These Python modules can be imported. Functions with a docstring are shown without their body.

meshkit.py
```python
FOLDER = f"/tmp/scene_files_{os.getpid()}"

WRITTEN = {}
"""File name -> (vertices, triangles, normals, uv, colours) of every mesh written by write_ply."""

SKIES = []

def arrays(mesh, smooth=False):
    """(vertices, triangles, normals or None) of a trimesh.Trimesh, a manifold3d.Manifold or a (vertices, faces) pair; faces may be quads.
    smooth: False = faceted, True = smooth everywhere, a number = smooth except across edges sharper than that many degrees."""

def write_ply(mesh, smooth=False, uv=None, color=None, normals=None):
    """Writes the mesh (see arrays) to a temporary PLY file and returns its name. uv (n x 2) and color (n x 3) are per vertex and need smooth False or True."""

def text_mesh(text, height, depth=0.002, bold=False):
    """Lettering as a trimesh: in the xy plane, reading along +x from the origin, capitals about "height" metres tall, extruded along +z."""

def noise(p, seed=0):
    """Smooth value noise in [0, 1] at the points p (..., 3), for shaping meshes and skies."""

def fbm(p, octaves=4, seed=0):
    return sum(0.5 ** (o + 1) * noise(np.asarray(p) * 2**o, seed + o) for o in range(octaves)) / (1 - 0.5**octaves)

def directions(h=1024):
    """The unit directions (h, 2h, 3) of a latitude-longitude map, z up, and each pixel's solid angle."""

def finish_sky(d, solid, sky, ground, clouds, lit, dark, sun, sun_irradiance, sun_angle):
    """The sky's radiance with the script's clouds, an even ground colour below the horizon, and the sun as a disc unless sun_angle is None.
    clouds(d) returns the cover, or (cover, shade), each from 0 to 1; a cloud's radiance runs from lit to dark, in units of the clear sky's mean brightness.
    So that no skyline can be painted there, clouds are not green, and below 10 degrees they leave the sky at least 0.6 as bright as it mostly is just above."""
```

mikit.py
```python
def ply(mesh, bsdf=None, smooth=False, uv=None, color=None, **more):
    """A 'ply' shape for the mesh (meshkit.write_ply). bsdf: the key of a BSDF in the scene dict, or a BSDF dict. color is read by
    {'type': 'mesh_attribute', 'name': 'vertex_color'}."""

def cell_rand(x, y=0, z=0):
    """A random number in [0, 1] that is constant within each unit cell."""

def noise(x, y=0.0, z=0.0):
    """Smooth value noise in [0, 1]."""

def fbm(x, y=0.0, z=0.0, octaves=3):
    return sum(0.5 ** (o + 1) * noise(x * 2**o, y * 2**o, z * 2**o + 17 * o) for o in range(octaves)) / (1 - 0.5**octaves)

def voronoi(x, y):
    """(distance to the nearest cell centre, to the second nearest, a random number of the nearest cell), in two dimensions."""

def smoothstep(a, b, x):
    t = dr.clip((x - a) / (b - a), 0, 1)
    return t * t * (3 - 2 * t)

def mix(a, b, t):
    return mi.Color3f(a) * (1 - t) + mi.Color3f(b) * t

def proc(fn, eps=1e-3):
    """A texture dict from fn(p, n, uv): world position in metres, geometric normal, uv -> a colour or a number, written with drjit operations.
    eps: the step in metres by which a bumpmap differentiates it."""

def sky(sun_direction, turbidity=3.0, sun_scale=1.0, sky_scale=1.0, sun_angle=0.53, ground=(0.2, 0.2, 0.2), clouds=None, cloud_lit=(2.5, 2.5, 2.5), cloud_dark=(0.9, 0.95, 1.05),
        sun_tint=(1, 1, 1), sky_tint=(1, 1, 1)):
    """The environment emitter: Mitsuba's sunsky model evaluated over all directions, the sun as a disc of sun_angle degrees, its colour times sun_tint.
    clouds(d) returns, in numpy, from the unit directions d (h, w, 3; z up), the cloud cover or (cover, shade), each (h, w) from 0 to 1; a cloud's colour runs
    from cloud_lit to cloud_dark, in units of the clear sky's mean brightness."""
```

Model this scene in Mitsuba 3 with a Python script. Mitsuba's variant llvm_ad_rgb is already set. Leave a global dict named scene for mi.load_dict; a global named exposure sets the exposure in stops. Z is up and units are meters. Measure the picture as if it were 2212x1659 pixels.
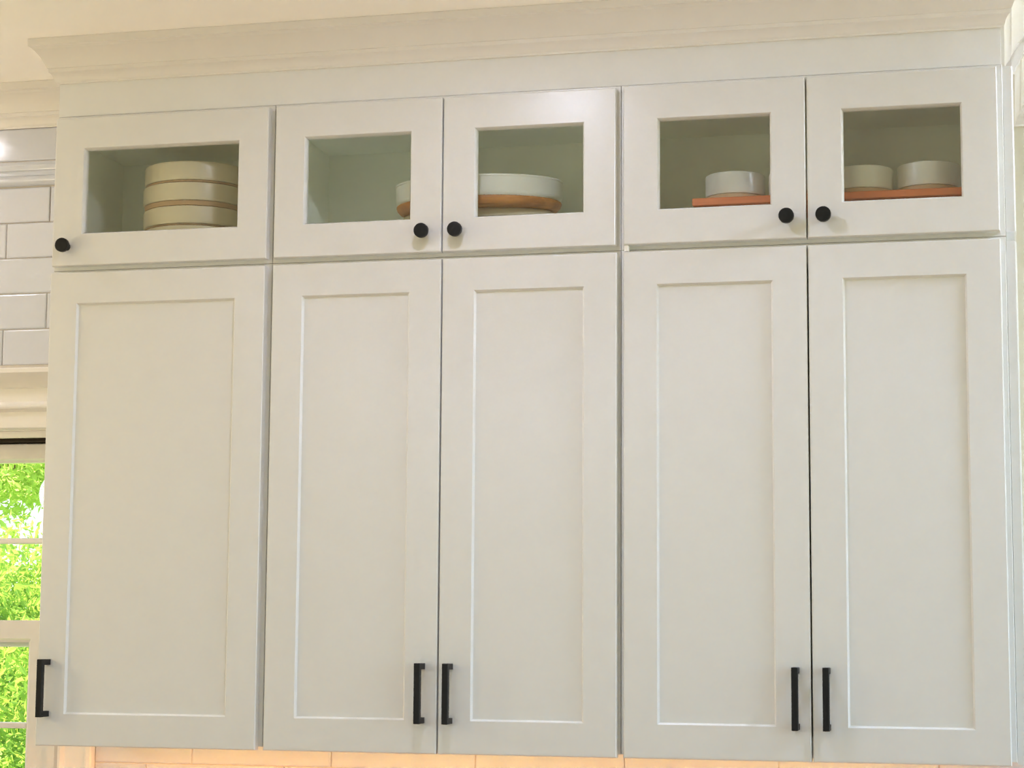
import math
import numpy as np
import trimesh
import mitsuba as mi
import drjit as dr
import mikit
import meshkit
from shapely.geometry import Polygon

T = mi.ScalarTransform4f
scene, labels = {}, {}

# ------------------------------------------------------------------ camera, sky, exposure
EYE = (1.8751, -3.7606, 1.6056)
RIGHT = (0.97188, 0.23537, 0.00668)
DOWN = (-0.02149, 0.11691, -0.99291)
FWD = (-0.23449, 0.96485, 0.11869)
mat = np.eye(4)
mat[:3, 0], mat[:3, 1], mat[:3, 2], mat[:3, 3] = [-c for c in RIGHT], [-c for c in DOWN], FWD, EYE
scene['camera'] = {'type': 'perspective', 'fov': 28.02, 'fov_axis': 'x', 'near_clip': 0.05, 'far_clip': 200.0,
                   'to_world': T(mat.tolist())}
exposure = -0.06
SKY_SCALE = 17.5
SKY_TINT = (0.98, 0.94, 0.85)
CAN_A = (144.0, 152.0, 195.0)     # ceiling lamp over the middle cabinet
CAN_B = (92.0, 88.0, 98.0)     # ceiling lamp by the window
CAN_E = (62.0, 76.0, 106.0)     # unseen ceiling lamp, placed to brighten the upper right
GLOBE = (60.0, 49.0, 29.0)     # two unseen globe lamps, placed to warm the ceiling and left side
STRIP = (124.0, 49.0, 11.0)     # light bar under the cabinets

SUN = (-0.72, -0.18, 0.67)
scene['sky'] = mikit.sky(SUN, turbidity=3.5, sky_scale=SKY_SCALE, sun_scale=SKY_SCALE, sky_tint=SKY_TINT, ground=(0.25, 0.27, 0.2))


# ------------------------------------------------------------------ helpers
def rgb(c):
    return {'type': 'rgb', 'value': [float(x) for x in c]}


def pr(name, color, rough=0.5, spec=0.5, metallic=0.0, **kw):
    col = color if isinstance(color, dict) else rgb(color)
    scene[name] = {'type': 'twosided', 'bsdf': {'type': 'principled', 'base_color': col, 'roughness': float(rough),
                                                 'specular': float(spec), 'metallic': float(metallic), **kw}}


count = {}


def numbered(name):
    n = count.get(name, 0)
    count[name] = n + 1
    return name if n == 0 else '%s_%03d' % (name, n)


def put(key, mesh, bsdf, smooth=False, label=None, cat=None, group=None, kind=None, **more):
    key = numbered(key)
    scene[key] = mesh if isinstance(mesh, dict) else mikit.ply(mesh, bsdf, smooth=smooth, **more)
    tag(key, label, cat, group, kind)
    return key


def tag(key, label=None, cat=None, group=None, kind=None):
    d = {k: v for k, v in (('label', label), ('category', cat), ('group', group), ('kind', kind)) if v}
    if d:
        labels[key] = d


def tm(v, f):
    m = trimesh.Trimesh(np.asarray(v, float), np.asarray(f, int), process=False)
    return m


def cat_(ms):
    return trimesh.util.concatenate(ms)


def box(x0, x1, y0, y1, z0, z1, c=0.0):
    """A box, its edges chamfered by c."""
    if c <= 0:
        b = trimesh.creation.box(extents=(x1 - x0, y1 - y0, z1 - z0))
        b.apply_translation(((x0 + x1) / 2, (y0 + y1) / 2, (z0 + z1) / 2))
        return b
    P = []
    for sx in (0, 1):
        for sy in (0, 1):
            for sz in (0, 1):
                X, Y, Z = (x0, x1)[sx], (y0, y1)[sy], (z0, z1)[sz]
                dx, dy, dz = (c, -c)[sx], (c, -c)[sy], (c, -c)[sz]
                P += [(X, Y + dy, Z + dz), (X + dx, Y, Z + dz), (X + dx, Y + dy, Z)]
    return trimesh.convex.convex_hull(np.array(P))


def rings(rs, close_ends=True, loop=False):
    """Quads between successive closed rings (n points each)."""
    n = len(rs[0])
    v = np.vstack(rs)
    f = []
    k = len(rs)
    for a in range(k if loop else k - 1):
        b = (a + 1) % k
        for i in range(n):
            j = (i + 1) % n
            f += [(a * n + i, a * n + j, b * n + j), (a * n + i, b * n + j, b * n + i)]
    if close_ends and not loop:
        for a, rev in ((0, True), (k - 1, False)):
            for i in range(1, n - 1):
                t = (a * n, a * n + i, a * n + i + 1)
                f.append(t[::-1] if rev else t)
    m = tm(v, f)
    m.fix_normals()
    return m


def rect(x0, x1, z0, z1, d, y):
    return np.array([(x0 + d, y, z0 + d), (x1 - d, y, z0 + d), (x1 - d, y, z1 - d), (x0 + d, y, z1 - d)])


def lathe(profile, n=48, at=(0, 0, 0), scale=(1, 1, 1)):
    """Revolves (r, z) points about the z axis."""
    m = trimesh.creation.revolve(np.array(profile, float), sections=n)
    m.apply_scale(scale)
    m.apply_translation(at)
    m.fix_normals()
    return m


def extrude_x(yz, x0, x1):
    """A (y, z) outline drawn out from x0 to x1."""
    yz = np.array(yz, float)
    a = np.column_stack([np.full(len(yz), x0), yz])
    b = np.column_stack([np.full(len(yz), x1), yz])
    n = len(yz)
    f = []
    for i in range(n):
        j = (i + 1) % n
        f += [(i, j, n + j), (i, n + j, n + i)]
    _, tri = trimesh.creation.triangulate_polygon(Polygon(yz), engine='earcut')
    vv, tri = trimesh.creation.triangulate_polygon(Polygon(yz), engine='earcut')
    k = 2 * n
    caps = [tuple(t + k) for t in tri] + [tuple(t[::-1] + k + len(vv)) for t in tri]
    v = np.vstack([a, b, np.column_stack([np.full(len(vv), x0), vv]), np.column_stack([np.full(len(vv), x1), vv])])
    m = tm(v, f + caps)
    m.merge_vertices()
    m.fix_normals()
    return m


def arc(cx, cy, r, a0, a1, n=6):
    return [(cx + r * math.cos(math.radians(a0 + (a1 - a0) * i / n)), cy + r * math.sin(math.radians(a0 + (a1 - a0) * i / n))) for i in range(n + 1)]


# ------------------------------------------------------------------ materials
pr('paint_cabinet', (0.695, 0.70, 0.695), 0.33, 0.45)
pr('paint_frieze', (0.715, 0.72, 0.715), 0.6, 0.3)
pr('paint_trim', (0.74, 0.715, 0.685), 0.38, 0.5)
pr('paint_wall', (0.78, 0.75, 0.68), 0.7, 0.3)
pr('paint_wall_yellow', (0.66, 0.635, 0.52), 0.7, 0.3)
pr('paint_ceiling', (0.89, 0.865, 0.825), 0.85, 0.2)
pr('cabinet_inside', (0.83, 0.87, 0.80), 0.6, 0.3)
pr('black_metal', (0.004, 0.005, 0.0055), 0.45, 0.28)
pr('grout', (0.60, 0.56, 0.52), 0.9, 0.1)
for i, c in enumerate(((0.61, 0.635, 0.70), (0.60, 0.62, 0.68), (0.62, 0.64, 0.705))):
    pr('tile_glaze_%d' % i, c, 0.15, 0.55)
pr('glaze_cream', (0.58, 0.53, 0.40), 0.28, 0.5)
pr('glaze_white', (0.68, 0.70, 0.65), 0.25, 0.5)
pr('raw_clay', (0.42, 0.29, 0.17), 0.8, 0.2)
pr('raw_clay_light', (0.52, 0.38, 0.24), 0.8, 0.2)
pr('floor_wood', (0.56, 0.50, 0.43), 0.45, 0.4)
pr('gap_shade_dark', (0.03, 0.022, 0.016), 0.8, 0.1)  # dark colour standing in for shade in the window head gap
pr('metal_white', (0.8, 0.8, 0.78), 0.4, 0.5)


def wood(name, a, b, f):
    def fn(p, n, uv):
        g = mikit.fbm(p.x * f * 0.12, p.y * f, p.z * f, octaves=3)
        return mikit.mix(a, b, mikit.smoothstep(0.3, 0.75, g))
    pr(name, mikit.proc(fn), 0.5, 0.4)


wood('wood_red', (0.64, 0.19, 0.065), (0.50, 0.13, 0.04), 60.0)
wood('wood_tan', (0.43, 0.18, 0.04), (0.31, 0.12, 0.025), 60.0)
scene['door_glass'] = {'type': 'thindielectric', 'int_ior': 1.5, 'specular_transmittance': rgb((0.98, 1.0, 0.97))}
scene['window_glass'] = {'type': 'thindielectric', 'int_ior': 1.5}

# ------------------------------------------------------------------ the room
CEIL = 2.797
WALL = 0.3195     # plaster face behind the tiles
put('ceiling', box(-2.7, 3.5, -5.7, 0.90, CEIL, CEIL + 0.14), 'paint_ceiling', kind='structure')
put('floor', box(-2.7, 3.5, -5.7, 0.90, -0.05, 0.0), 'floor_wood', kind='structure')
put('wall_left', box(-2.75, -2.6, -5.7, WALL + 0.14, 0.0, CEIL), 'paint_wall', kind='structure')
put('unseen_wall_rear', cat_([box(-2.6, -1.6, -5.72, -5.6, 0.0, CEIL), box(1.4, 3.4, -5.72, -5.6, 0.0, CEIL), box(-1.6, 1.4, -5.72, -5.6, 2.40, CEIL),
                       box(-1.6, 1.4, -5.72, -5.6, 0.0, 1.5)]), 'paint_wall', kind='structure')  # rear wall out of view, opening added for frontal fill daylight
# right wall out of view, its opening placed to give daylight from the right
OY0, OY1, OZ1 = -3.3, 0.45, 2.40
put('unseen_wall_right', cat_([box(3.4, 3.54, -5.6, OY0, 0, CEIL), box(3.4, 3.54, OY1, 0.76, 0, CEIL),
                        box(3.4, 3.54, OY0, OY1, OZ1, CEIL), box(3.4, 3.54, OY0, OY1, 0.0, 1.1)]), 'paint_wall', kind='structure')
# window opening in the back wall
WX0, WX1, WZ0, WZ1 = -1.06, -0.115, 1.165, 2.045
wall_back = put('wall_back', cat_([box(-2.6, WX0, WALL, WALL + 0.14, 0, CEIL), box(WX1, 1.897, WALL, WALL + 0.14, 0, CEIL),
                                   box(WX0, WX1, WALL, WALL + 0.14, 0, WZ0), box(WX0, WX1, WALL, WALL + 0.14, WZ1, CEIL)]),
                'grout', kind='structure')
put('wall_side', box(1.80, 1.897, WALL + 0.14, 0.76, 0, CEIL), 'paint_wall_yellow', kind='structure')
put('wall_far', box(1.80, 3.5, 0.76, 0.90, 0, CEIL), 'paint_wall_yellow', kind='structure')

# ------------------------------------------------------------------ tiles
rng = np.random.default_rng(11)
TH, TT, CH = 0.0773, 0.0035, 0.0030
_tile_cache = {}


def tile_mesh(L, H):
    return rings([rect(0, L, 0, H, 0, TT), rect(0, L, 0, H, 0, 0.0018), rect(0, L, 0, H, CH * 0.35, 0.0006), rect(0, L, 0, H, CH, 0.0)])


def tile(x0, L, z0, H=TH):
    v = int(rng.integers(3))
    key = (round(L, 4), round(H, 4), v)
    if key not in _tile_cache:
        _tile_cache[key] = mikit.ply(tile_mesh(L, H), 'tile_glaze_%d' % v)
    rx, rz = rng.normal(0, 0.12, 2)
    t = T().translate([x0, WALL - TT - 0.0002, z0]).rotate([1, 0, 0], float(rx)).rotate([0, 0, 1], float(rz))
    put('wall_back__tile', {**_tile_cache[key], 'to_world': t}, None)


def tile_row(z0, joint, xa, xb, H=TH):
    """Tiles whose vertical joints lie at joint + k * pitch, cut at xa and xb."""
    p = 0.3065
    k = math.floor((xa - joint) / p)
    x = joint + k * p
    while x < xb:
        a, b = max(x + 0.001, xa), min(x + p - 0.001, xb)
        if b - a > 0.012:
            tile(a, b - a, z0, H)
        x += p


ROW = 0.0793
for i in range(5):
    ztop = 2.5690 - i * ROW
    tile_row(ztop - ROW + 0.0010, -0.1661 - (i % 3) * 0.1022, -1.35, 0.09)
tile_row(2.6295, -0.46, -1.35, 0.09, 0.0725)
for i in range(3):
    tile_row(1.3998 - (i + 1) * ROW + 0.0010, 0.1998 - 0.1022 * (i % 3), -0.018, 1.896)
# moulded trim course under the top tiles
y0 = WALL - TT
trim_yz = [(WALL, 2.5725), (y0 - 0.003, 2.5725)] + arc(y0 - 0.0035, 2.5835, 0.0105, -90, -270, 8)[1:] + \
    [(y0 - 0.0045, 2.5945), (y0 - 0.003, 2.600), (y0 - 0.004, 2.6045), (y0 - 0.009, 2.6055), (y0 - 0.010, 2.608), (y0 - 0.010, 2.617), (y0 - 0.008, 2.6195),
     (y0 - 0.003, 2.6205), (y0, 2.6265), (WALL, 2.6275)]
for a in (-1.35, -1.043, -0.736, -0.4295):
    put('wall_back__trim_tile', extrude_x(trim_yz, a + 0.001, a + 0.3055 if a < -0.5 else 0.0), 'tile_glaze_0', smooth=35)

# ------------------------------------------------------------------ crown mouldings
CROWN = [(0.0, 0.0), (0.006, 0.0), (0.006, 0.0032), (0.0075, 0.0052), (0.0085, 0.0085), (0.0100, 0.0130), (0.0125, 0.0178), (0.0158, 0.0215), (0.0176, 0.0222),
         (0.0178, 0.0295), (0.0200, 0.0300), (0.0218, 0.0335), (0.0250, 0.0410), (0.0292, 0.0490), (0.0345, 0.0570), (0.0405, 0.0640), (0.0425, 0.0652),
         (0.0440, 0.0680), (0.0462, 0.0700), (0.0500, 0.0708), (0.0500, 0.0860)]


def swept_crown(path_fn, npts, back):
    """CROWN along a mitred path: path_fn(p) gives the plan points at offset p."""
    R = []
    prof = CROWN + back
    for k in range(npts):
        R.append(np.array([(path_fn(p)[k][0], path_fn(p)[k][1], z) for p, z in prof]))
    m = rings(R)
    return m


FY = 0.0185           # plane of face frames and frieze
X0, X1 = -0.004, 1.8775
ZC = 2.7110
zs = (CEIL - ZC) / 0.0860
cab_path = lambda p: [(X0 - p, WALL - TT), (X0 - p, FY - p), (X1 + p, FY - p), (X1 + p, WALL - 0.002)]
m = swept_crown(cab_path, 4, [(0.0, 0.0860)])
m.vertices[:, 2] = ZC + (m.vertices[:, 2]) * zs - 0.0003
cornice = 'cabinet_cornice'
put(cornice + '__crown_moulding', m, 'paint_trim', smooth=28)
put(cornice + '__frieze_board', box(X0, X1, FY, FY + 0.019, 2.6417, CEIL - 0.001, 0.0008), 'paint_frieze')
put(cornice + '__side_board', box(X0, X0 + 0.019, FY + 0.0195, WALL - 0.001, 2.6417, CEIL - 0.001), 'paint_cabinet')
put(cornice + '__side_board', box(X1 - 0.019, X1, FY + 0.0195, WALL - 0.001, 2.6417, CEIL - 0.001), 'paint_cabinet')
tag(cornice, 'white frieze board and crown moulding running along the top of all the cabinets', 'cabinet cornice')

ZW = 2.7030
wm = swept_crown(lambda p: [(-2.6, WALL - p), (X0 - 0.0005, WALL - p)], 2, [(0.0, 0.0860)])
wm.vertices[:, 2] = ZW + wm.vertices[:, 2] * (CEIL - ZW) / 0.0860 - 0.0003
put('trim_1', wm, 'paint_trim', smooth=28, kind='structure')
wm = swept_crown(lambda p: [(1.897 + p, WALL), (1.897 + p, 0.76 - p), (3.4, 0.76 - p)], 3, [(0.0, 0.0860)])
wm.vertices[:, 2] = ZW + wm.vertices[:, 2] * (CEIL - ZW) / 0.0860 - 0.0003
put('trim_2', wm, 'paint_trim', smooth=28, kind='structure')

# ------------------------------------------------------------------ the window
win = 'window_1'
tag(win, kind='structure')
y = WALL - TT
head = [(WALL - 0.001, 2.0315), (y - 0.010, 2.0315), (y - 0.012, 2.034), (y - 0.012, 2.068), (y - 0.017, 2.0715)] + arc(y - 0.016, 2.0785, 0.0075, -95, -265, 6)[1:-1] + \
       [(y - 0.016, 2.0865), (y - 0.012, 2.0905), (y - 0.012, 2.1190), (y - 0.015, 2.1215), (y - 0.017, 2.1265), (y - 0.022, 2.1340), (y - 0.030, 2.1420), (y - 0.040, 2.1490),
        (y - 0.043, 2.1510), (y - 0.043, 2.1595), (y - 0.041, 2.1615), (WALL - 0.001, 2.1665)]
put(win + '__head_casing', extrude_x(head, WX0 - 0.10, -0.0180), 'paint_trim', smooth=25)


def side_casing(x0, x1, name):
    """Casing with a bead at the inner edge and a back band at the outer one; drawn vertically."""
    d = x1 - x0
    pts = [(x0, WALL - 0.001), (x0, y - 0.006), (x0 + 0.004, y - 0.014), (x0 + 0.010, y - 0.016), (x0 + 0.016, y - 0.013), (x0 + 0.019, y - 0.010), (x0 + 0.022, y - 0.0095),
           (x0 + d - 0.020, y - 0.0095), (x0 + d - 0.0165, y - 0.0105), (x0 + d - 0.0150, y - 0.018), (x0 + d - 0.011, y - 0.020), (x0 + d - 0.003, y - 0.020), (x1, y - 0.017),
           (x1, WALL - 0.001)]
    pts = np.array(pts)
    R = [np.column_stack([pts, np.full(len(pts), z)]) for z in (1.120, 2.0312)]
    put(win + '__side_casing', rings(R), 'paint_trim', smooth=25)


side_casing(-0.1030, -0.0195, 'r')
side_casing(WX0 - 0.0870, WX0 - 0.0035, 'l')
put(win + '__stool', box(WX0 - 0.11, -0.0195, y - 0.055, WALL - 0.001, 1.094, 1.119, 0.004), 'paint_trim')
# jamb lining
J = 0.016
put(win + '__jamb', cat_([box(WX0, WX0 + J, WALL, WALL + 0.135, WZ0, WZ1), box(WX1 - J, WX1, WALL, WALL + 0.135, WZ0, WZ1),
                          box(WX0 + J, WX1 - J, WALL, WALL + 0.135, WZ1 - J, WZ1), box(WX0 + J, WX1 - J, WALL, WALL + 0.135, WZ0, WZ0 + J)]), 'paint_trim')
# stop bead in front of the sashes
put(win + '__stop', cat_([box(WX0 + J, WX1 - J, WALL + 0.012, WALL + 0.024, 2.0145, WZ1 - J - 0.0002), box(WX1 - J - 0.012, WX1 - J, WALL + 0.012, WALL + 0.024, WZ0 + J, 2.0145),
                          box(WX0 + J, WX0 + J + 0.012, WALL + 0.012, WALL + 0.024, WZ0 + J, 2.0145)]), 'paint_trim')
put(win + '__head_gap_shade', box(WX0 + J, WX1 - J, WALL + 0.030, WALL + 0.128, 2.0085, WZ1 - J - 0.0002), 'gap_shade_dark')  # dark block in the gap above the sash, its shade put into the colour


def sash(y0, y1, z0, z1, gz0, gz1, mz, gx0, gx1, name):
    """A sash whose glass spans gx0..gx1 and gz0..gz1, with one cross bar at mz."""
    sx0, sx1 = WX0 + J + 0.002, WX1 - J - 0.002
    loops = [(sx0, sx1, z0, z1, 0, y1), (sx0, sx1, z0, z1, 0, y0 + 0.002), (sx0, sx1, z0, z1, 0.002, y0),
             (gx0 - 0.008, gx1 + 0.008, gz0 - 0.008, gz1 + 0.008, 0, y0), (gx0 - 0.005, gx1 + 0.005, gz0 - 0.005, gz1 + 0.005, 0, y0 + 0.006), (gx0, gx1, gz0, gz1, 0, y0 + 0.009),
             (gx0, gx1, gz0, gz1, 0, y1)]
    k = put(win + '__' + name, rings([rect(*l) for l in loops], loop=True), 'paint_trim')
    put(k + '__muntin', box(gx0, gx1, y0 + 0.006, y1 - 0.001, mz - 0.0062, mz + 0.0062, 0.002), 'paint_trim')
    for a, b in ((gz0, mz - 0.0062), (mz + 0.0062, gz1)):
        ym = (y0 + y1) / 2 + 0.004
        put(k + '__pane', tm([(gx0 - 0.004, ym, a - 0.003), (gx1 + 0.004, ym, a - 0.003), (gx1 + 0.004, ym, b + 0.003), (gx0 - 0.004, ym, b + 0.003)], [(0, 1, 2), (0, 2, 3)]), 'window_glass')


sash(WALL + 0.026, WALL + 0.060, WZ0 + J + 0.001, 1.618, 1.218, 1.5705, 1.3920, -0.96, -0.1995, 'lower_sash')
sash(WALL + 0.066, WALL + 0.100, 1.560, 2.0065, 1.6040, 1.9650, 1.7920, -0.96, -0.1915, 'upper_sash')

# ------------------------------------------------------------------ cabinets
DT = 0.0183        # door thickness


def door_frame(x0, x1, z0, z1, ox0, ox1, oz0, oz1, depth):
    r, b = 0.0034, 0.0036
    L = [(x0, x1, z0, z1, 0.0, DT), (x0, x1, z0, z1, 0.0, r), (x0, x1, z0, z1, 0.13 * r, 0.5 * r), (x0, x1, z0, z1, 0.5 * r, 0.13 * r), (x0, x1, z0, z1, r, 0.0)]
    I = [(ox0, ox1, oz0, oz1, 0.0, 0.0), (ox0, ox1, oz0, oz1, 0.22 * b, 0.0005), (ox0, ox1, oz0, oz1, b, depth * 0.62), (ox0, ox1, oz0, oz1, b, DT)]
    return rings([rect(*l) for l in L + I], loop=True)


def pane(x0, x1, z0, z1, y):
    return tm([(x0, y, z0), (x1, y, z0), (x1, y, z1), (x0, y, z1)], [(0, 1, 2), (0, 2, 3)])


def knob_mesh(x, z):
    prof = [(0, 0), (0.0078, 0), (0.0078, -0.0012), (0.0068, -0.0025), (0.0066, -0.0140), (0.0085, -0.0160), (0.0130, -0.0168), (0.0141, -0.0178), (0.0142, -0.0250),
            (0.0136, -0.0262), (0.0125, -0.0266), (0, -0.0268)]
    m_ = trimesh.creation.revolve(np.array([(r, -h) for r, h in prof]), sections=40)
    m_.apply_transform(trimesh.transformations.rotation_matrix(math.pi / 2, [1, 0, 0]))
    m_.apply_translation((x, 0, z))
    m_.fix_normals()
    return m_


def pull_mesh(xc):
    w, P, z0, z1 = 0.0116, 0.0372, 1.4288, 1.5411
    a = box(xc - w / 2, xc + w / 2, -P, -P + 0.0115, z0, z1, 0.0008)
    lo = box(xc - w / 2 + 0.0003, xc + w / 2 - 0.0003, -P + 0.010, 0.0, z0 + 0.0003, z0 + 0.0113, 0.0004)
    hi = box(xc - w / 2 + 0.0003, xc + w / 2 - 0.0003, -P + 0.010, 0.0, z1 - 0.0113, z1 - 0.0003, 0.0004)
    return cat_([a, lo, hi])


YB = WALL - 0.002   # back of the boxes
ZU0, ZU1, ZL0, ZL1 = 2.3214, 2.6415, 1.378, 2.3208
UT, UB, LT, LB = 2.6343, 2.3284, 2.3151, 1.3720


def carcass(name, x0, x1, z0, z1, glass):
    """Box and face frame of one cabinet. Glass-fronted ones show their inside."""
    t = 0.016
    put(name + '__carcass', cat_([box(x0 + 0.0004, x0 + t, FY + 0.0195, YB, z0, z1), box(x1 - t, x1 - 0.0004, FY + 0.0195, YB, z0, z1),
                                  box(x0 + t, x1 - t, FY + 0.0195, YB, z0 + (0.0 if glass else 0.024), z0 + 0.038), box(x0 + t, x1 - t, FY + 0.0195, YB, z1 - 0.038, z1),
                                  box(x0 + t, x1 - t, YB - 0.012, YB, z0 + 0.038, z1 - 0.038)]), 'cabinet_inside' if glass else 'paint_cabinet')
    s = 0.038
    fr = [(x0 + 0.0004, x1 - 0.0004, z0, z1, 0, FY + 0.019), (x0 + 0.0004, x1 - 0.0004, z0, z1, 0, FY + 0.0012), (x0 + 0.0004, x1 - 0.0004, z0, z1, 0.0012, FY),
          (x0 + s, x1 - s, z0 + s, z1 - s, 0, FY), (x0 + s, x1 - s, z0 + s, z1 - s, 0, FY + 0.019)]
    put(name + '__face_frame', rings([rect(*l) for l in fr], loop=True), 'paint_cabinet')


units = [(-0.004, 0.4672), (0.4672, 1.1682), (1.1682, 1.8790)]
glass_doors = [[(0.0, 0.4600, 0.0632, 0.3990, 0.0325)],
               [(0.4750, 0.8180, 0.5355, 0.7565, 0.7840), (0.8206, 1.1605, 0.8830, 1.1001, 0.8509)],
               [(1.1758, 1.5198, 1.2400, 1.4568, 1.4853), (1.5224, 1.8687, 1.5855, 1.8055, 1.5531)]]
wood_doors = [[(-0.0010, 0.4583, 0.0576, 0.3970, 0.0216)],
              [(0.4744, 0.8190, 0.5361, 0.7559, 0.7904), (0.8216, 1.1633, 0.8845, 1.1004, 0.8449)],
              [(1.1757, 1.5197, 1.2390, 1.4569, 1.4938), (1.5223, 1.8693, 1.5851, 1.8080, 1.5494)]]
glabel = ['white glass-front upper cabinet at the left end, one door, stacked cream dishes inside',
          'white glass-front upper cabinet in the middle, two doors, oval baking dish inside',
          'white glass-front upper cabinet at the right end, two doors, row of small bowls inside']
wlabel = ['tall single-door white shaker wall cabinet at the left end, beside the window',
          'tall two-door white shaker wall cabinet in the middle of the row',
          'tall two-door white shaker wall cabinet at the right end of the row']
for (x0, x1), doors, lab in zip(units, glass_doors, glabel):
    name = numbered('glass_cabinet')
    tag(name, lab, 'cabinet', 'glass-front cabinets under the ceiling')
    carcass(name, x0, x1, ZU0, ZU1, True)
    for (a, b, oa, ob, kx) in doors:
        d = put(name + '__door', door_frame(a, b, UB, UT, oa, ob, 2.3925, 2.5705, 0.010), 'paint_cabinet', smooth=28)
        put(d + '__pane', pane(oa + 0.003, ob - 0.003, 2.3955, 2.5675, 0.0115), 'door_glass', label='clear glass pane')
        put(d + '__knob', knob_mesh(kx, 2.3676), 'black_metal', smooth=30, label='round matte black knob')
for (x0, x1), doors, lab in zip(units, wood_doors, wlabel):
    name = numbered('wall_cabinet')
    tag(name, lab, 'cabinet', 'tall shaker wall cabinets above the backsplash')
    carcass(name, x0, x1, ZL0, ZL1, False)
    for (a, b, oa, ob, hx) in doors:
        d = put(name + '__door', door_frame(a, b, LB, LT, oa, ob, 1.4340, 2.2515, 0.0085), 'paint_cabinet', smooth=28)
        put(d + '__panel', box(oa + 0.002, ob - 0.002, 0.0060, 0.0120, 1.4360, 2.2495), 'paint_cabinet')
        put(d + '__pull', pull_mesh(hx), 'black_metal', label='square matte black bar pull')
# decorative end panels on the right side of the last cabinets
for cab, z0, z1 in (('glass_cabinet_002', 2.3300, 2.6395), ('wall_cabinet_002', 1.3740, 2.3135)):
    rs = []
    xo, xi = 1.8975, 1.8792
    ya, yb = FY + 0.006, WALL - 0.003
    def yrect(d, x, dz=None):
        e = d if dz is None else dz
        return np.array([(x, ya + d, z0 + e), (x, yb - d, z0 + e), (x, yb - d, z1 - e), (x, ya + d, z1 - e)])
    L = [yrect(0, xi), yrect(0, xo - 0.003), yrect(0.0016, xo - 0.0005), yrect(0.003, xo), yrect(0.060, xo), yrect(0.0636, xo - 0.006)]
    put(cab + '__end_panel', rings(L), 'paint_cabinet', smooth=25, label='white shaker end panel')
# small white bumper at the lower corner of the fourth glass door
put('glass_cabinet_002__bumper', box(1.1766, 1.1852, 0.0035, FY - 0.0002, 2.3162, 2.3281, 0.001), 'metal_white', label='small white spacer block')

# ------------------------------------------------------------------ crockery behind the glass
FLOORZ = ZU0 + 0.038


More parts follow.
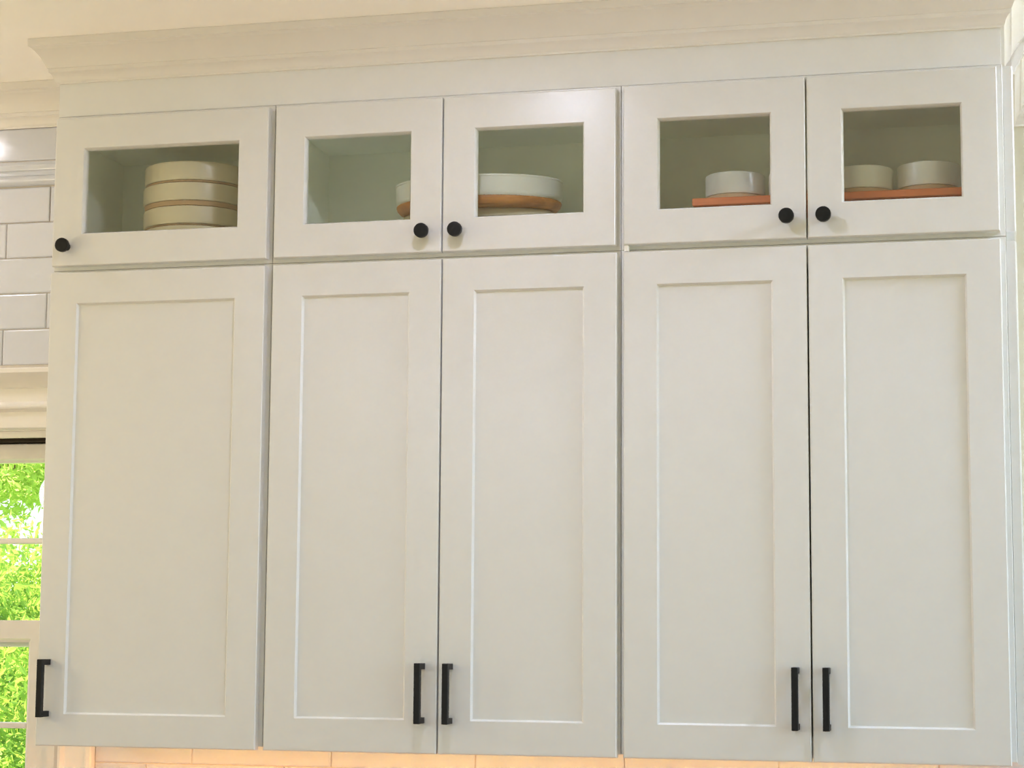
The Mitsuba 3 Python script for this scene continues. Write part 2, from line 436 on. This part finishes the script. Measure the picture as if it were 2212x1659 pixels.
def dish(key, r, h, foot, z, x, yc, glaze, lab, cat, group=None, n=64, sc=(1, 1), inset=0.004, clay='raw_clay'):
    """A straight-sided dish: glazed body on an unglazed foot band."""
    e = 0.0045
    name = numbered(key)
    tag(name, lab, cat, group)
    body = [(0, foot + 0.004), (r * 0.9, foot + 0.0005), (r - 0.004, foot), (r - 0.0012, foot + 0.0015), (r, foot + 0.006), (r, h - 0.004), (r - 0.0007, h - 0.001), (r - 0.0022, h),
            (r - 0.0042, h - 0.001), (r - 0.005, h - 0.004), (r - 0.006, foot + 0.012), (r - 0.012, foot + 0.007), (0, foot + 0.006)]
    put(name + '__body', lathe(body, n, (x, yc, z), (sc[0], sc[1], 1)), glaze, smooth=35)
    ft = [(0, 0), (r - inset - 0.003, 0), (r - inset, 0.0012), (r - inset + 0.0012, foot - 0.0004), (r * 0.89, foot + 0.0002), (0, foot + 0.0036)]
    put(name + '__foot', lathe(ft, n, (x, yc, z), (sc[0], sc[1], 1)), clay, smooth=35, label='unglazed tan foot')
    return name


zt = [2.5045, 2.4560, 2.4150, FLOORZ + 0.0002]
hs = [0.0435, 0.0483, 0.0408, 0.0554]
fs = [0.0042, 0.0105, 0.0035, 0.0100]
dl = ['topmost cream stoneware dish of the stack in the left glass cabinet',
      'second cream stoneware dish from the top of the stack, on a wide tan foot',
      'third cream stoneware dish from the top of the stack',
      'bottom cream stoneware dish of the stack, mostly hidden by the door rail']
for z_, h_, f_, l_, dx in zip(zt, hs, fs, dl, (0.0008, -0.0008, -0.0004, 0.0004)):
    dish('stoneware_dish', 0.108 if l_[0] == 't' else 0.1085, h_ - 0.0002, f_, z_, 0.2435 + dx, 0.163, 'glaze_cream', l_, 'dish', 'stacked cream dishes', 72)

# oval baking dish on a wooden board on a white oval platter
OX, OY = 0.8530, 0.152
a_, b_ = 0.1705, 0.102
sc = (1.0, b_ / a_)
r = a_
bd = [(0, 0.004), (r * 0.93, 0.0005), (r - 0.006, 0.0), (r - 0.002, 0.003), (r - 0.0005, 0.009), (r, 0.0365), (r + 0.0012, 0.0375), (r + 0.0014, 0.0400), (r, 0.0415), (r - 0.004, 0.0412),
      (r - 0.006, 0.038), (r - 0.008, 0.012), (r - 0.016, 0.008), (0, 0.008)]
put('baking_dish', lathe(bd, 96, (OX, OY, 2.4493), (sc[0], sc[1], 1)), 'glaze_white', smooth=35,
    label='oval white baking dish on a round-edged wooden board in the middle glass cabinet', cat='dish')
wb = [(0, 0), (r * 0.90, 0.0), (r * 0.945, 0.0025), (r * 0.978, 0.0085), (r * 0.992, 0.0145), (r * 0.988, 0.0172), (r * 0.975, 0.0184), (0, 0.0184)]
put('serving_board', lathe(wb, 96, (OX, OY, 2.4306), (sc[0], sc[1], 1)), 'wood_tan', smooth=40,
    label='oval tan wooden board with a rounded edge, under the white baking dish', cat='wooden board')
rp = 0.152
pl = [(0, 0.0), (rp * 0.62, 0.0), (rp * 0.64, 0.003), (rp * 0.70, 0.012), (rp * 0.86, 0.040), (rp - 0.012, 0.0535)] + [(rp - 0.004 + 0.0088 * math.cos(q), 0.0620 + 0.0088 * math.sin(q)) for q in np.radians(np.linspace(-120, 150, 12))] + \
     [(rp - 0.018, 0.058), (rp * 0.80, 0.046), (rp * 0.6, 0.012), (0, 0.010)]
put('oval_platter', lathe(pl, 96, (OX, OY, FLOORZ + 0.0002), (1.0, 0.43, 1)), 'glaze_cream', smooth=40,
    label='cream oval platter with a rolled rim, below the wooden board', cat='platter')

# riser with bowls in the right cabinet
rz0, rz1 = 2.4125, 2.4270
put('serving_riser__top', box(1.2965, 1.8180, 0.070, 0.235, rz0, rz1, 0.0012), 'wood_red')
for xx in (1.318, 1.780):
    put('serving_riser__leg', box(xx, xx + 0.018, 0.082, 0.222, FLOORZ + 0.0002, rz0, 0.001), 'wood_red')
tag('serving_riser', 'long reddish wooden riser under the row of small bowls, right glass cabinet', 'serving riser')
bl = ['small white bowl at the left end of the wooden riser, seen in the fourth pane',
      'small white bowl second from the left on the riser, nearly hidden by the door stiles',
      'small white bowl at the left of the last pane, on the wooden riser',
      'small white bowl at the right of the last pane, right end of the riser']
for (xb, rb, hb), l_ in zip(((1.3690, 0.0580, 0.0560), (1.4920, 0.0575, 0.0555), (1.6140, 0.0580, 0.0565), (1.7385, 0.0600, 0.0580)), bl):
    dish('small_bowl', rb, hb, 0.0125, rz1 + 0.0002, xb, 0.152, 'glaze_white', l_, 'bowl', 'small bowls on the wooden riser', 56, inset=0.0025, clay='raw_clay_light')

# ------------------------------------------------------------------ lamps
def ceiling_lamp(x, y_, color, lab, r_=0.058):
    name = numbered('ceiling_light')
    tag(name, lab, 'ceiling light', 'ceiling lights above the picture')
    zc = CEIL - 0.0005
    ring = [(r_, 0), (r_ + 0.016, 0), (r_ + 0.016, -0.003), (r_ + 0.010, -0.008), (r_ + 0.002, -0.009), (r_, -0.006)]
    put(name + '__trim_ring', lathe(ring + [ring[0]], 48, (x, y_, zc)), 'metal_white', smooth=30)
    lens = lathe([(0, -0.014), (r_ * 0.5, -0.0128), (r_ * 0.85, -0.0095), (r_ - 0.001, -0.006), (r_ - 0.001, -0.001), (0, -0.001)], 48, (x, y_, zc))
    put(name + '__lens', mikit.ply(lens, 'metal_white', smooth=30, emitter={'type': 'area', 'radiance': rgb(color)}), None)


ceiling_lamp(0.97, -0.55, CAN_A, 'round ceiling light above the middle cabinet, outside the picture')
ceiling_lamp(-0.60, -0.16, CAN_B, 'round ceiling light in front of the window, outside the picture')
fm = 'unseen_dome_light'
fx, fy, fz, fr = 2.46, -0.17, CEIL - 0.0005, 0.14  # dome lamp out of view, lights the ceiling and frieze at upper right
tag(fm, 'unseen opal dome light right of the cabinets, placed to brighten the upper right corner', 'ceiling light')
put(fm + '__base', lathe([(0, 0), (fr + 0.012, 0), (fr + 0.012, -0.012), (fr + 0.006, -0.016), (0, -0.016)], 48, (fx, fy, fz)), 'metal_white', smooth=30)
dome = [(fr * math.sin(q), -0.0165 - 0.065 * math.cos(q)) for q in np.linspace(0, math.pi / 2, 14)]
put(fm + '__dome', mikit.ply(lathe(dome + [(0, -0.0165)], 48, (fx, fy, fz)), 'metal_white', smooth=35, emitter={'type': 'area', 'radiance': rgb(CAN_E)}), None)


def unseen_globe(x, y_, z, lab):  # globe lamp out of view, placed to warm the ceiling and left side
    name = numbered('unseen_globe_lamp')
    tag(name, lab, 'unseen lamp', 'unseen globe lamps warming the left side')
    put(name + '__canopy', lathe([(0, 0), (0.055, 0), (0.055, -0.008), (0.045, -0.020), (0.008, -0.026), (0, -0.026)], 40, (x, y_, CEIL - 0.0005)), 'black_metal', smooth=30)
    put(name + '__rod', lathe([(0, 0), (0.005, 0), (0.005, CEIL - 0.026 - z - 0.10), (0, CEIL - 0.026 - z - 0.10)], 16, (x, y_, z + 0.10)), 'black_metal', smooth=30)
    put(name + '__socket', lathe([(0, 0.075), (0.036, 0.075), (0.036, 0.088), (0.020, 0.100), (0, 0.100)], 32, (x, y_, z)), 'black_metal', smooth=30)
    ball = [(0.085 * math.sin(q), -0.085 * math.cos(q)) for q in np.linspace(0, math.radians(155), 28)]
    put(name + '__globe', mikit.ply(lathe(ball + [(0, ball[-1][1])], 48, (x, y_, z)), 'metal_white', smooth=40, emitter={'type': 'area', 'radiance': rgb(GLOBE)}), None)


unseen_globe(-1.25, -0.85, 2.05, 'unseen globe lamp nearer the window wall, placed to warm the ceiling and left side')
unseen_globe(-1.25, -1.85, 2.05, 'unseen globe lamp farther from the window wall, placed to warm the ceiling and left side')

for (xa, xb), lab in zip(((0.02, 0.445), (0.49, 1.145), (1.19, 1.855)), ('left', 'middle', 'right')):
    strip = numbered('under_cabinet_light')
    put(strip + '__housing', box(xa, xb, 0.060, 0.084, 1.3915, 1.4018), 'metal_white')
    put(strip + '__diffuser', mikit.ply(box(xa + 0.004, xb - 0.004, 0.063, 0.081, 1.3865, 1.3914), 'metal_white', emitter={'type': 'area', 'radiance': rgb(STRIP)}), None)
    tag(strip, 'warm light bar tucked under the %s wall cabinet' % {'left': 'left-end', 'middle': 'middle', 'right': 'right-end'}[lab], 'light bar')

# ------------------------------------------------------------------ the garden behind the window
pr('grass', (0.16, 0.30, 0.05), 0.9, 0.1)
pr('bark', (0.20, 0.14, 0.09), 0.9, 0.1)
for nme, c in (('leaf_light', (0.40, 0.60, 0.11)), ('leaf_mid', (0.58, 0.72, 0.26))):
    scene[nme] = {'type': 'principledthin', 'base_color': rgb(c), 'roughness': 0.55, 'diff_trans': 0.9, 'spec_trans': 0.0, 'eta': 1.4}


def leaves(centres, radii, n, size, seed):
    """n leaf blades scattered over ellipsoid shells."""
    g = np.random.default_rng(seed)
    k = g.integers(len(centres), size=n)
    d = g.normal(size=(n, 3))
    d /= np.linalg.norm(d, axis=1, keepdims=True)
    c = np.asarray(centres)[k] + d * np.asarray(radii)[k] * (0.55 + 0.45 * g.random((n, 1)))
    ax = g.normal(size=(n, 3))
    ax /= np.linalg.norm(ax, axis=1, keepdims=True)
    up = np.cross(ax, d + 0.5 * g.normal(size=(n, 3)))
    up /= np.linalg.norm(up, axis=1, keepdims=True) + 1e-9
    s = size * (0.6 + 0.8 * g.random((n, 1)))
    nn = np.cross(ax, up)
    v = np.stack([c - ax * s, c + up * s * 0.42 + nn * s * 0.12, c + ax * s, c - up * s * 0.42 + nn * s * 0.12], 1).reshape(-1, 3)
    i = np.arange(n)[:, None] * 4
    f = np.concatenate([i + [0, 1, 2], i + [0, 2, 3]])
    v[:, 2] = np.maximum(v[:, 2], -0.37)
    return tm(v, f)


put('lawn', box(-30, 20, 0.91, 60, -0.42, -0.385), 'grass', label='green lawn outside the window', cat='lawn', kind='stuff')


def limb(p, q, r0, r1):
    p, q = np.array(p, float), np.array(q, float)
    d = (q - p) / np.linalg.norm(q - p)
    u = np.cross(d, [0.3, 0.9, 0.2])
    u /= np.linalg.norm(u)
    w = np.cross(d, u)
    t = np.linspace(0, 2 * np.pi, 9)[:-1]
    mk = lambda c, rr: c + rr * (np.cos(t)[:, None] * u + np.sin(t)[:, None] * w)
    return rings([mk(p, r0), mk((p + q) / 2 + 0.02, (r0 + r1) / 2), mk(q, r1)])


g = np.random.default_rng(5)
tr = 'garden_tree'
put(tr + '__trunk', cat_([limb((-6.0, 8.6, -0.365), (-5.8, 8.5, 2.2), 0.16, 0.12), limb((-5.8, 8.5, 2.2), (-5.3, 8.4, 4.2), 0.12, 0.06)]), 'bark', smooth=40)
for a, b in (((-5.8, 8.5, 2.4), (-3.2, 7.9, 2.75)), ((-5.7, 8.5, 2.8), (-2.6, 8.2, 3.6)), ((-5.6, 8.5, 3.2), (-4.2, 7.6, 4.2))):
    put(tr + '__branch', limb(a, b, 0.035, 0.01), 'bark', smooth=40)
cs, rs_ = [], []
for i in range(90):
    cs.append((g.uniform(-6.6, -1.8), g.uniform(7.2, 8.8), g.uniform(2.46, 3.3)))
    rs_.append((g.uniform(0.35, 0.6),) * 2 + (g.uniform(0.2, 0.32),))
put(tr + '__foliage', leaves(cs, rs_, 70000, 0.030, 1), 'leaf_mid', kind='stuff')
tag(tr, 'broad tree with bright green leaves hanging outside the upper window sash', 'tree')
cs, rs_ = [], []
for i in range(140):
    zc_ = 0.1 + 1.74 * (i / 140.0) ** 0.55
    cs.append((g.uniform(-4.6, -1.0), 3.7 + 0.8 * zc_ + g.uniform(-0.35, 0.35), zc_))
    rs_.append((g.uniform(0.30, 0.45), g.uniform(0.3, 0.42), g.uniform(0.26, 0.36)))
sh = 'garden_shrub'
put(sh + '__stem', cat_([limb((-3.2 + 0.8 * i, 5.0, -0.365), (-3.0 + 0.8 * i, 4.9, 1.2), 0.03, 0.012) for i in range(-2, 4)]), 'bark', smooth=40)
put(sh + '__foliage', leaves(cs, rs_, 110000, 0.023, 2), 'leaf_light', kind='stuff')
tag(sh, 'sunlit yellow-green shrub below the tree, seen through the lower window panes', 'shrub')
